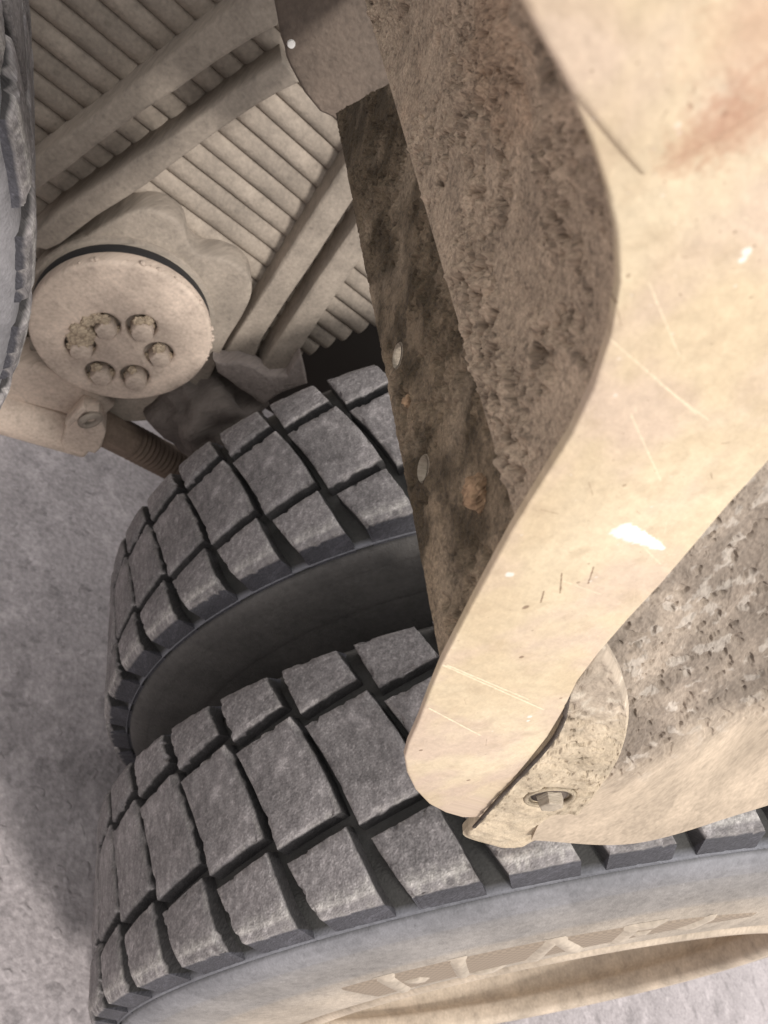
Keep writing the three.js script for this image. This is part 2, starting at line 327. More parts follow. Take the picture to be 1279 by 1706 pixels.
  const rim = part('rim', lathe(rimP, 160, rc), M.dustV, t); rim.geometry.translate(0, R, 0);
  const back = part('rim_well', lathe([[0.258, -0.12], [0.262, W0 + 0.02], [0.3, W0 - 0.01], [0.312, W0 - 0.02]], 96, rc), M.dustV, t); back.geometry.translate(0, R, 0);
  return t;
}
function numbered2(n, parent) { const k = parent.children.filter(c => c.name.startsWith(n)).length; return k ? n + '_' + String(k).padStart(3, '0') : n; }
const wheelOut = makeWheel('nearest worn block-tread tyre at the bottom, its dusty sidewall and tan rim in view');
{ // stippled brand panel with raised letters on the outer sidewall
  const ring = (a0, a1, f0, f1, n, lift) => {
    const pos = [], uv = [], idx = [], col = [];
    const zs = (r) => { const T = [[0.445, 0.0226], [0.42, 0.0266], [0.407, 0.0285], [0.37, 0.0328], [0.345, 0.0352], [0.328, 0.0362]]; for (let i = 0; i < 5; i++) if (r <= T[i][0] && r >= T[i + 1][0]) return lerp(T[i + 1][1], T[i][1], (r - T[i + 1][0]) / (T[i][0] - T[i + 1][0])); return 0.03; };
    const m = 6;
    for (let i = 0; i <= n; i++) for (let j = 0; j <= m; j++) {
      const a = lerp(a0, a1, i / n), r = lerp(f0(i / n), f1(i / n), j / m), e = (i === 0 || i === n || j === 0 || j === m) ? -0.001 : lift, p = wheelPoint(r, a, zs(r) + e);
      pos.push(p.x, p.y + R, p.z); uv.push(a * Math.PI / 180 * r * 4, r * 4);
    }
    return mesh(pos, quadIndex(m, n), uv);
  };
  const stip = std({ map: tex(256, (u, v) => { const d = ((Math.floor(u * 64) + Math.floor(v * 64)) & 1) ? 0.63 : 0.57; return [d, d * 0.925, d * 0.85]; }, true), color: new THREE.Color(0.68, 0.64, 0.59) });
  part('brand_panel', ring(-26, 34, (s) => lerp(0.330, 0.366, s * s), (s) => lerp(0.402, 0.372, s * s), 60, 0.0012), stip, wheelOut, 'stippled panel on the sidewall');
  const mL = std({ map: dustCol, bumpMap: dustBump, bumpScale: 0.0008, color: col(0.52, 0.445, 0.37) });
  const stroke = (a0, a1, b0, b1, r0, r1) => { const n = 8; const pos = [], uv = []; for (let i = 0; i <= n; i++) for (let j = 0; j <= 3; j++) { const t = i / n, r = lerp(r0, r1, t), a = lerp(lerp(a0, b0, t), lerp(a1, b1, t), j / 3), e = (j === 0 || j === 3 || i === 0 || i === n) ? 0.0002 : 0.0034, p = wheelPoint(r, a, 0); const q = [[0.445, 0.0226], [0.42, 0.0266], [0.407, 0.0285], [0.37, 0.0328], [0.345, 0.0352], [0.328, 0.0362]]; let z = 0.0362; for (let k = 0; k < 5; k++) if (r <= q[k][0] && r >= q[k + 1][0]) z = lerp(q[k + 1][1], q[k][1], (r - q[k + 1][0]) / (q[k][0] - q[k + 1][0])); pos.push(p.x, p.y + R, z + e); uv.push(a * 0.025, r * 4); } return mesh(pos, quadIndex(3, n), uv); };
  // raised strokes of the moulded lettering, worn past reading
  const glyphs = [[[-22, -19, -20, -17, 0.334, 0.4], [-17.5, -14, -18.5, -15, 0.36, 0.372]], [[-12, -9.5, -10, -7.5, 0.334, 0.398], [-10, -4, -10, -4, 0.334, 0.345]], [[-2, 1.5, 2, 4.5, 0.338, 0.394], [5, 8.5, 2, 4.5, 0.34, 0.394]], [[11, 14, 12, 15, 0.345, 0.39], [12.5, 18, 12.5, 18, 0.38, 0.391], [13.5, 17, 13.5, 17, 0.362, 0.37]], [[20, 25, 24.5, 25.5, 0.356, 0.383]]];
  for (const gl of glyphs) part('raised_letter', mergeGeometries(gl.map(q => stroke(...q))), mL, wheelOut);
}
const wheelIn = wheelOut.clone(); 
wheelIn.name = numbered('truck_wheel'); wheelIn.position.set(0, R, -0.338);
for (const c of wheelIn.children.filter(c => c.name === 'brand_panel' || c.name === 'raised_letter')) wheelIn.remove(c);
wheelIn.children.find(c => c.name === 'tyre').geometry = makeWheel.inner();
wheelIn.userData = { label: 'worn block-tread tyre behind the nearest wheel, half hidden under the blade edge', category: 'wheel', group: 'block-tread wheels' };
wheelIn.rotation.z = -THREE.MathUtils.degToRad(1.8); scene.add(wheelIn);
wheelOut.userData.group = 'block-tread wheels';
const wheelFar = makeWheel('', true); wheelFar.position.set(-1.303, R, -0.278); wheelFar.rotation.set(0, 0.12, 0.43);
wheelFar.userData = { label: 'pale grey tyre cut off by the left edge, beside the ribbed housing', category: 'wheel', group: 'block-tread wheels' };

// ------------------------------------------------------------------ dozer blade
const ZE = -0.024, ZN = V(0, 0, 1);
const blade = thing('dozer_blade', 'raised curved steel blade with mud-caked hollow face and pale scratched end plate', 'dozer blade', [-0.8, 0.95, -0.024]);
const EXT = V(0, 0, 0); { const e = [-0.2104, -1.2803, 1]; EXT.set(AX[0][0] * e[0] + AX[0][1] * e[1] + AX[0][2], AX[1][0] * e[0] + AX[1][1] * e[1] + AX[1][2], AX[2][0] * e[0] + AX[2][1] * e[1] + AX[2][2]).normalize(); }
const alongTo = (P, py) => { // distance along EXT at which the projected line reaches image row py
  const q = (p) => [AX[0][1] * p.x + AX[1][1] * p.y + AX[2][1] * p.z, AX[0][2] * p.x + AX[1][2] * p.y + AX[2][2] * p.z], a = q(P.clone().sub(CAM)), e = q(EXT), k = (py - 853) / 1338.2;
  return (k * a[1] - a[0]) / (e[0] - k * e[1]);
};
const profile = curve([[852, 886], [905, 800], [952, 725], [990, 645], [1017, 560], [1031, 470], [1028, 390], [1012, 315], [985, 235], [945, 140], [895, 35], [850, -50], [800, -135]].map(p => onZ(p[0] + 12, p[1] - 3, ZE - 0.004)), 60);
const profAt = new THREE.CatmullRomCurve3(profile);
const bladeLen = 0.85;
const crust = (x, y, amp) => { // crumbly soil relief from metre coordinates
  const a = fbm(x * 11, y * 11, 3, 3), b = fbm(x * 60, y * 60, 13, 4), c = fbm(x * 230, y * 230, 23, 3), m = sstep(0.42, 0.56, a + 0.5 * (fbm(x * 34, y * 34, 63, 2) - 0.5)), pit = sstep(0.55, 0.61, fbm(x * 105 + 7, y * 105, 43, 4));
  return amp * (0.005 * (a - 0.5) + (0.16 + 0.84 * m) * (0.014 * (Math.max(0.42, b) - 0.5) + 0.0065 * (c - 0.5) - 0.0045 * pit));
};
const crustFine = (x, y, amp, t) => lerp(0.62 * crust(x * 1.6, y * 1.6, amp), crust(x, y, amp), t);
{
  const fn = (u, v) => profAt.getPoint(v).addScaledVector(EXT, u * bladeLen);
  const L = profAt.getLength();
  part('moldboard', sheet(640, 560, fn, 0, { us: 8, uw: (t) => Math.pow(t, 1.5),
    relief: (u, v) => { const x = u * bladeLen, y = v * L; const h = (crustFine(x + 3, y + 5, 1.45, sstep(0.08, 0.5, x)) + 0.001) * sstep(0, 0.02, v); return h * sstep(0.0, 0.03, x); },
    colour: (u, v, p, h) => { const x = u * bladeLen, y = v * L, rust = sstep(0.56, 0.7, fbm(x * 7 + 4, y * 12 + 2, 51, 4)), n = fbm(x * 40, y * 40, 61, 3); let c = mix3([0.24, 0.18, 0.135], [0.60, 0.49, 0.395], sstep(-0.0042, 0.0004, h)); c = mix3(c, [0.58, 0.40, 0.28], 0.35 * rust); const k = 0.78 + 0.44 * n; return [c[0] * k, c[1] * k, c[2] * k]; },  // hollows of the crust darkened in colour: shade painted by depth
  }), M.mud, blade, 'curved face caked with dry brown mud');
  part('back_sheet', sheet(40, 60, (u, v) => fn(u, v), 0.022, { relief: () => -0.016 }), M.dustDark, blade);
}
{ // cutting edge: strip below the hollow face, with bolt holes
  const A = onZ(735, 1106, ZE - 0.004), B0 = onZ(862, 868, ZE - 0.004), C0 = onZ(1000, 560, ZE - 0.004);
  const inward = B0.clone().sub(A).normalize(), nrm = inward.clone().cross(EXT).normalize(); if (nrm.dot(CAM.clone().sub(A)) < 0) nrm.negate();
  const B = B0.clone().addScaledVector(nrm, -0.014).addScaledVector(inward, 0.012), wdt = B.distanceTo(A), wv = B.clone().sub(A).normalize();
  const LA = alongTo(A, 189), LB = alongTo(B, 112), N = EXT.clone().cross(wv).normalize(); if (N.dot(CAM.clone().sub(A)) < 0) N.negate();
  const fn0 = (s, d) => A.clone().addScaledVector(wv, d * wdt).addScaledVector(EXT, s * lerp(LA, LB, d));
  // holes located on the strip
  const hole = (px, py, r) => { const p = onPlane(px, py, A, N), q = p.clone().sub(A); // solve p = A + d*wdt*wv + l*EXT
    const c = wv.dot(EXT), a1 = q.dot(wv), a2 = q.dot(EXT), l = (a2 - c * a1) / (1 - c * c), w = a1 - c * l; return { w, l, r, p }; };
  const holes = [hole(664, 593, 0.0072), hole(707, 781, 0.0068)];
  const nu = 720, nv = 160, pos = [], uv = [], col = [], idx = [], pin = {};
  for (let j = 0; j <= nv; j++) for (let i = 0; i <= nu; i++) {
    const d = j / nv, s = i / nu; let p = fn0(s, d); const l = s * lerp(LA, LB, d), w = d * wdt;
    let h = crustFine(l + 8, w + 1, 0.9, 0.15) + 0.0006, flat = 0;
    let rag = (fbm(l * 60, 3, 7, 4) - 0.5) * 0.0013 * sstep(0.05, 0, d); h *= 0.25 + 0.75 * sstep(0, 0.06, d);
    let q = p;
    for (const H of holes) {
      let dl = l - H.l, dw = w - H.w; const e = Math.hypot(dl, dw), step = 0.0013;
      if (e < H.r + step) { if (e > H.r - step * 0.9) { const k = H.r / e; q = p.clone().addScaledVector(EXT, dl * (k - 1)).addScaledVector(wv, dw * (k - 1)); flat = 1; } else pin[j * (nu + 1) + i] = 1; }
    }
    if (flat) h = 0.0005;
    q = q.clone().addScaledVector(N, h).addScaledVector(wv, rag); pos.push(q.x, q.y, q.z); uv.push(l * 7, w * 7);
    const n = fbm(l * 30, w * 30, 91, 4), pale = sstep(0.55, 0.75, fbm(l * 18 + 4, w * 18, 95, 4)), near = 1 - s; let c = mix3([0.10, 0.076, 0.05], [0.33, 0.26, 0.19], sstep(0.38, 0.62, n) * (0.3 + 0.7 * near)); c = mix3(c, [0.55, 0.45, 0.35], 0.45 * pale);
    col.push(...c);
  }
  const full = quadIndex(nu, nv); for (let k = 0; k < full.length; k += 3) if (!pin[full[k]] && !pin[full[k + 1]] && !pin[full[k + 2]]) idx.push(full[k], full[k + 1], full[k + 2]);
  const gTop = mesh(pos, idx, uv, col);
  // back face with the same holes, and edge + hole walls
  const th = 0.0045, bp = pos.slice(); const rims = [];
  for (let j = 0; j <= nv; j++) for (let i = 0; i <= nu; i++) { const k = (j * (nu + 1) + i) * 3; const q = V(pos[k], pos[k + 1], pos[k + 2]); const hh = q.clone().sub(A).dot(N); q.addScaledVector(N, -hh - th); bp[k] = q.x; bp[k + 1] = q.y; bp[k + 2] = q.z; }
  const gBack = mesh(bp, idx.slice(), uv.slice(), col.map(() => 0.4));
  const ep = [], eu = [], ec = [], ei = []; const loop = []; for (let i = 0; i <= nu; i++) loop.push(i); const loop2 = []; for (let j = 0; j <= nv; j++) loop2.push(j * (nu + 1) + nu);
  for (const Lp of [loop, loop2]) { const base = ep.length / 3; Lp.forEach((k, q) => { for (const S of [pos, bp]) { ep.push(S[k * 3], S[k * 3 + 1], S[k * 3 + 2]); eu.push(uv[k * 2], uv[k * 2 + 1] + (S === bp ? 0.04 : 0)); ec.push(0.6, 0.52, 0.42); } if (q) { const a = base + (q - 1) * 2; ei.push(a, a + 1, a + 3, a, a + 3, a + 2); } }); }
  const gEdge = mesh(ep, ei, eu, ec);
  const strip = part('cutting_edge', mergeGeometries([gTop, gBack, gEdge]), M.mud, blade, 'dark mud-crusted strip with bolt holes');
  for (const H of holes) {
    const P = A.clone().addScaledVector(EXT, H.l).addScaledVector(wv, H.w), ux = EXT.clone(), uy = N.clone().cross(ux).normalize(), hp = [], hi = [], hu = [];
    for (let k = 0; k <= 28; k++) { const a = k / 28 * 6.28319, o = ux.clone().multiplyScalar(Math.cos(a)).addScaledVector(uy, Math.sin(a)); for (const [rr, z] of [[H.r + 0.0006, 0.0004], [H.r - 0.0002, 0.0012], [H.r - 0.0006, -th - 0.0005]]) { const q = P.clone().addScaledVector(o, rr).addScaledVector(N, z); hp.push(q.x, q.y, q.z); hu.push(a, z * 20); } if (k) { const b = (k - 1) * 3; hi.push(b, b + 1, b + 4, b, b + 4, b + 3, b + 1, b + 2, b + 5, b + 1, b + 5, b + 4); } }
    part('bolt_hole', mesh(hp, hi, hu), M.steel, strip);
  }
  // clods stuck on the strip
  for (const [px, py, r, sd, rust] of [[800, 822, 0.0075, 3, 1], [682, 668, 0.0035, 5, 1]]) {
    const p = onPlane(px, py, A, N); part('mud_clod', lump(p, r, [1, 1, 1], sd, 0.55, 4, 2.2), rust ? M.rust : M.clod, strip);
  }
}
{ // end plate
  const out = [[1012, 315], [985, 235], [945, 140], [895, 35], [850, -50], [790, -150], [1000, -260], [1500, -300], [1700, 200], [1500, 545], [1400, 650], [1340, 705], [1279, 770], [1215, 840], [1160, 905], [1100, 975], [1050, 1028], [1000, 1085], [962, 1135], [938, 1185], [912, 1228], [880, 1268], [838, 1318], [800, 1362], [770, 1362], [742, 1354], [715, 1340], [692, 1316], [678, 1288], [674, 1262], [680, 1240], [698, 1200], [715, 1155], [735, 1106], [790, 1000], [852, 886], [905, 800], [952, 725], [990, 645], [1017, 560], [1031, 470], [1028, 390]];
  const pts = out.map(p => onZ(...p, ZE));
  const g = plateGeo(pts, ZN, 0.004, { bevel: 0.0009 });
  // plate map: paint worn to scratches and chips, laid out in the plate's own plane
  const bx = [-1.02, 0.46], by = [0.80, 0.46], S = 2048;
  const W2 = (px, py) => { const p = onZ(px, py, ZE); return [(p.x - bx[0]) / bx[1], (p.y - by[0]) / by[1]]; };
  const p2 = g.attributes.position, uv = g.attributes.uv; for (let i = 0; i < p2.count; i++) uv.setXY(i, (p2.getX(i) - bx[0]) / bx[1], (p2.getY(i) - by[0]) / by[1]);
  const d = new Float32Array(S * S * 3), bmp = new Float32Array(S * S);
  for (let j = 0; j < S; j++) for (let i = 0; i < S; i++) {
    const u = i / S, v = j / S, a = fbm(u * 7, v * 7, 101, 5), b = fbm(u * 90, v * 90, 103, 4), s = sstep(0.54, 0.75, fbm(u * 36, v * 36, 107, 5)), pink = sstep(0.4, 0.68, fbm(u * 11 + 3, v * 11, 111, 4)), f = fbm(u * 260, v * 260, 113, 2);
    let c = mix3([0.835, 0.755, 0.63], [0.885, 0.815, 0.695], sstep(0.3, 0.7, a)); c = mix3(c, [0.83, 0.74, 0.665], 0.7 * pink); c = mix3(c, [0.74, 0.655, 0.54], 0.3 * s); const low = sstep(0.3, 0.05, v + 0.25 * (a - 0.5)); c = mix3(c, [0.80, 0.715, 0.64], 0.45 * low * (0.5 + pink));
    const k = (j * S + i) * 3; const q = 0.97 + 0.10 * (b - 0.5) + 0.05 * (f - 0.5); d[k] = c[0] * q; d[k + 1] = c[1] * q; d[k + 2] = c[2] * q; bmp[j * S + i] = 0.5 + 0.35 * (b - 0.5) + 0.3 * (a - 0.5) + 0.12 * (f - 0.5);
  }
  const dab = (u, v, r, c, al, hb = 0) => { const x0 = Math.floor((u - r) * S), x1 = Math.ceil((u + r) * S), y0 = Math.floor((v - r) * S), y1 = Math.ceil((v + r) * S); for (let y = Math.max(0, y0); y <= Math.min(S - 1, y1); y++) for (let x = Math.max(0, x0); x <= Math.min(S - 1, x1); x++) { const e = Math.hypot(x / S - u, y / S - v) / r, t = al * sstep(1, 0.6, e + 0.5 * (noise(x * 0.12, y * 0.12, 3) - 0.5)); if (t > 0) { const k = (y * S + x) * 3; for (let q = 0; q < 3; q++) d[k + q] = lerp(d[k + q], c[q], t); bmp[y * S + x] += hb * t; } } };
  const line = (x0, y0, x1, y1, w, c, al, hb) => { const a = W2(x0, y0), b = W2(x1, y1), n = Math.ceil(Math.hypot(a[0] - b[0], a[1] - b[1]) * S / 1.2); for (let i = 0; i <= n; i++) { const t = i / n, f = al * (0.35 + 0.65 * noise(t * 20, x0, 8)); dab(lerp(a[0], b[0], t) + 0.0006 * (noise(t * 9, y0, 2) - 0.5), lerp(a[1], b[1], t), w, c, f, hb); } };
  const pale = [0.93, 0.86, 0.74], dark = [0.42, 0.33, 0.26], white = [0.94, 0.91, 0.88];
  for (const L of [[738, 1108, 905, 1182], [745, 1108, 880, 1165], [715, 1180, 800, 1225]]) line(...L, 0.0014, pale, 0.6, -0.1);
  for (const L of [[1080, 470, 1130, 590], [1100, 640, 1180, 700], [1050, 690, 1100, 800], [1010, 560, 1160, 690], [938, 968, 1000, 990], [1060, 900, 1100, 940]]) line(...L, 0.0009, pale, 0.4, -0.04);
  for (const L of [[988, 945, 979, 972], [935, 955, 932, 988], [905, 985, 900, 1004]]) line(...L, 0.0010, dark, 0.5, -0.06);
  for (let i = 0; i < 130; i++) { const x = lerp(720, 1270, rnd()), y = lerp(100, 1330, rnd()), a = rnd() * 6.28, l = 5 + 60 * rnd() * rnd() * rnd(); line(x, y, x + l * Math.cos(a), y + l * Math.sin(a), 0.0004 + 0.0005 * rnd() * rnd(), rnd() < 0.6 ? pale : dark, 0.3, -0.04); }
  for (let i = 0; i < 220; i++) { const q = W2(lerp(690, 1270, rnd()), lerp(100, 1340, rnd())); dab(q[0], q[1], 0.0006 + 0.0018 * rnd() ** 4, rnd() < 0.4 ? white : dark, 0.4, -0.06); }
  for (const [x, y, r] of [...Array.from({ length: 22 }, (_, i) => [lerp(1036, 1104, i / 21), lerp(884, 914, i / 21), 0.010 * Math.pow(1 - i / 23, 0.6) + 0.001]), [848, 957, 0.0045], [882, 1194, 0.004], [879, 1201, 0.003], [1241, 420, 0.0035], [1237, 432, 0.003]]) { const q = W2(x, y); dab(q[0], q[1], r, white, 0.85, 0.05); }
  for (const [x, y, r] of [[1250, 180, 0.022], [1215, 200, 0.02], [1170, 225, 0.018], [1265, 40, 0.03], [1130, 260, 0.012]]) { const q = W2(x, y); for (let i = 1; i <= 4; i++) dab(q[0], q[1], r * i / 3, [0.66, 0.48, 0.38], 0.10, 0); }
  for (const [x, y, r] of [[875, 1012, 0.004], [700, 1250, 0.003], [868, 1095, 0.003], [780, 1300, 0.003]]) { const q = W2(x, y); dab(q[0], q[1], r, dark, 0.6, -0.1); }
  const toT = (get, srgb) => { const u8 = new Uint8Array(S * S * 4); for (let i = 0; i < S * S; i++) { const c = get(i); u8[i * 4] = 255 * clamp(c[0]); u8[i * 4 + 1] = 255 * clamp(c[1]); u8[i * 4 + 2] = 255 * clamp(c[2]); u8[i * 4 + 3] = 255; } const t = new THREE.DataTexture(u8, S, S, THREE.RGBAFormat); t.magFilter = THREE.LinearFilter; t.minFilter = THREE.LinearMipmapLinearFilter; t.generateMipmaps = true; if (srgb) t.colorSpace = THREE.SRGBColorSpace; t.needsUpdate = true; return t; };
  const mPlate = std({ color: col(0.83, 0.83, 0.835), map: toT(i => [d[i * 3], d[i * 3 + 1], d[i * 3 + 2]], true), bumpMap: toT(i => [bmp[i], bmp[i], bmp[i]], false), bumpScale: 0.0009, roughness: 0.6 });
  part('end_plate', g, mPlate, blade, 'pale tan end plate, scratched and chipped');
  // thicker pad welded on the upper part of the end plate
  const pad = [[1072, 296], [1040, 262], [1000, 215], [955, 160], [905, 70], [870, 5], [810, -110], [1000, -250], [1480, -290], [1600, 60], [1279, 185], [1180, 245]].map(p => onZ(...p, ZE + 0.0011));
  const gp = plateGeo(pad, ZN, 0.004, { bevel: 0.0014 }); const pp = gp.attributes.position, pu = gp.attributes.uv; for (let i = 0; i < pp.count; i++) pu.setXY(i, (pp.getX(i) - bx[0]) / bx[1], (pp.getY(i) - by[0]) / by[1]);
  part('welded_pad', gp, mPlate, blade);
}
{ // back shell of the blade behind the end plate, sweeping to a smooth tan lower lip
  const rows = [
    [[960, 1060, 0.40], [1120, 900, 0.36], [1240, 770, 0.325], [1420, 600, 0.29]],
    [[1010, 1120, 0.425], [1130, 1010, 0.395], [1240, 900, 0.37], [1420, 760, 0.335]],
    [[1010, 1220, 0.465], [1120, 1130, 0.44], [1240, 1050, 0.42], [1420, 960, 0.39]],
    [[960, 1310, 0.51], [1100, 1260, 0.488], [1240, 1190, 0.47], [1420, 1120, 0.445]],
    [[900, 1370, 0.545], [1070, 1345, 0.52], [1240, 1290, 0.498], [1420, 1235, 0.475]],
    [[885, 1400, 0.56], [1050, 1406, 0.545], [1240, 1354, 0.515], [1420, 1295, 0.495]],
  ].map(r => new THREE.CatmullRomCurve3(r.map(p => at(...p))));
  const fn = (u, v) => new THREE.CatmullRomCurve3(rows.map(c => c.getPoint(u))).getPoint(v);
  const bandV = (u, n) => 0.66 - 0.05 * u + 0.08 * (n - 0.5);
  part('back_shell', sheet(420, 320, fn, 0.006, { us: 6,
    relief: (u, v, p) => { const x = u * 0.2, y = v * 0.22, k = 1 - sstep(-0.1, 0.03, v - bandV(u, fbm(x * 40, y * 40, 4, 3))); const w = sstep(0.56, 0.66, fbm(x * 70 + 7, y * 70, 72, 4)); return k * (0.003 * (fbm(p.x * 60, p.y * 60, p.z * 60, 4) - 0.5) + 0.0012 * (fbm(p.x * 300, p.y * 300, p.z * 300, 3) - 0.5) + 0.0004 * w) - 0.0016 * sstep(0.62, 0.70, fbm(p.x * 130, p.y * 130, p.z * 130, 2)) * k; },
    colour: (u, v, p, h) => { const x = u * 0.2, y = v * 0.22, n = fbm(x * 40, y * 40, 4, 3), k = sstep(-0.12, 0.06, v - bandV(u, n)), w = sstep(0.58, 0.66, fbm(p.x * 90, p.y * 90, p.z * 90, 4)), big = sstep(0.35, 0.65, fbm(p.x * 16, p.y * 16, p.z * 16, 4)), gr = 0.8 + 0.4 * fbm(p.x * 400, p.y * 400, p.z * 400, 2); let c = mix3([0.28, 0.23, 0.19], [0.44, 0.365, 0.30], big); c = [c[0] * gr, c[1] * gr, c[2] * gr]; c = mix3(c, [0.68, 0.62, 0.56], 0.45 * w); return mix3(c, [0.62, 0.51, 0.40], k); },
  }), std({ map: dustCol, bumpMap: grain, bumpScale: 0.0002, roughness: 0.95, vertexColors: true }), blade, 'rough mud-spattered back of the blade with smooth tan lip');
}
{ // lug with bolt
  const P0 = at(1000, 1100, 0.372), P1 = at(800, 1370, 0.541), P2 = at(1040, 1240, 0.447), N = P1.clone().sub(P0).cross(P2.clone().sub(P0)).normalize();
  if (N.dot(CAM.clone().sub(P0)) < 0) N.negate();
  const edge = curve([[772, 1400], [796, 1372], [835, 1328], [880, 1280], [915, 1240], [938, 1200], [947, 1150], [970, 1110], [1000, 1085], [1030, 1120], [1048, 1170], [1048, 1220], [1030, 1270], [1000, 1318], [962, 1362], [925, 1390], [895, 1404], [868, 1416], [840, 1420], [808, 1414]].map(p => onPlane(...p, P0, N)), 120, true).slice(0, 120);
  const mLug = std({ map: dustCol, bumpMap: dustBump, bumpScale: 0.002, color: col(0.70, 0.58, 0.43) }), mLugV = std({ map: dustCol, bumpMap: grain, bumpScale: 0.0007, vertexColors: true });
  // relief sheet: radial grid from the centre out to the outline, thin towards the rim
  const c = onPlane(972, 1275, P0, N);
  const bolt = onPlane(916, 1330, P0, N);
  const fn = (u, v) => { const e = edge[Math.floor(u * 119.999)], f = edge[(Math.floor(u * 119.999) + 1) % 120], t = u * 119.999 % 1, o = e.clone().lerp(f, t); return c.clone().lerp(o, v); };
  const lugTop = onPlane(985, 1130, P0, N);
  const g = sheet(238, 90, fn, 0.009, { us: 8, colour: (u, v, p) => { const n = fbm(p.x * 50 + 9, p.y * 50, p.z * 50, 4), f = sstep(0.55, 0.66, fbm(p.x * 120 + 9, p.y * 120, p.z * 120, 4)), t = sstep(0.085, 0.02, p.distanceTo(lugTop) + (n - 0.5) * 0.06); let c = mix3([0.58, 0.475, 0.345], [0.68, 0.565, 0.425], n); c = mix3(c, [0.48, 0.40, 0.33], 0.8 * t); return mix3(c, [0.84, 0.76, 0.64], 0.4 * f * (0.2 + t)); }, relief: (u, v, p) => { const n = fbm(p.x * 60 + 40, p.y * 60, p.z * 60, 4) - 0.5, b = p.distanceTo(bolt); const pit = sstep(0.62, 0.7, fbm(p.x * 170 + 4, p.y * 170, p.z * 170, 2)); return (0.0045 * n - 0.0009 * pit) * (1 - sstep(0.9, 1, v)) - 0.004 * sstep(0.9, 1.0, v) ** 2 - 0.003 * sstep(0.018, 0.014, b); } });
  const uv = g.attributes.uv, p = g.attributes.position; for (let i = 0; i < uv.count; i++) uv.setXY(i, p.getX(i) * 8, (p.getY(i) + p.getZ(i)) * 8);
  const lug = part('bolt_lug', g, mLugV, blade, 'tan lug plate with one bolt');
  part('bolt_washer', cyl(0.0125, 0.0125, bolt.clone().addScaledVector(N, -0.006), bolt.clone().addScaledVector(N, -0.0012), 30), M.dustDark, lug);
  part('bolt_head', toCreasedNormals(cyl(0.0092, 0.0082, bolt.clone().addScaledVector(N, -0.002), bolt.clone().addScaledVector(N, 0.006), 6, { bevel: 0.0012 }), 0.3), M.steel, lug);
  const rimPts = []; for (let k = 0; k < 40; k++) { const a = k / 40 * 6.2832, X = N.clone().cross(V(0, 1, 0)).normalize(), Y = N.clone().cross(X); rimPts.push(bolt.clone().addScaledVector(X, Math.cos(a) * 0.0152).addScaledVector(Y, Math.sin(a) * 0.0152).addScaledVector(N, -0.0008)); }
  part('weld_ring', new THREE.TubeGeometry(new THREE.CatmullRomCurve3(rimPts, true), 80, 0.0016, 8, true), mLug, lug);
  // dark weld seam between lug and end plate
  const seam = curve([[790, 1377], [835, 1326], [880, 1279], [915, 1239], [938, 1200], [946, 1155]].map(q => onPlane(...q, P0, N).addScaledVector(N, 0.0002)), 80);
  const sg = new THREE.TubeGeometry(new THREE.CatmullRomCurve3(seam), 160, 0.0012, 8); const sp = sg.attributes.position; for (let i = 0; i < sp.count; i++) { const k = (fbm(sp.getX(i) * 120, sp.getY(i) * 120, sp.getZ(i) * 120, 3) - 0.5) * 0.0022; sp.setXYZ(i, sp.getX(i) + k, sp.getY(i) + k, sp.getZ(i) - k); } sg.computeVertexNormals();
  part('weld_seam', sg, M.dustDark, blade);
}
{ // support plate behind the far end of the cutting edge
  const Z = -0.57, pts = [[455, -10], [462, 29], [468, 62], [475, 81], [477, 96], [484, 112], [507, 155], [533, 187], [553, 196], [575, 215], [660, 160], [760, 60], [760, -120], [430, -150]].map(p => onZ(...p, Z));
  part('support_plate', plateGeo(pts, ZN, 0.014, { bevel: 0.003 }), std({ map: dustCol, bumpMap: dustBump, bumpScale: 0.002, color: col(0.17, 0.132, 0.108) }), blade, 'smooth brown plate behind the blade');
  const c = onZ(485, 74, Z + 0.001); part('paint_spot', cyl(0.0036, 0.003, c.clone().add(V(0, 0, -0.002)), c.clone().add(V(0, 0, 0.001)), 20, { bevel: 0.0004 }), M.white, blade);
}

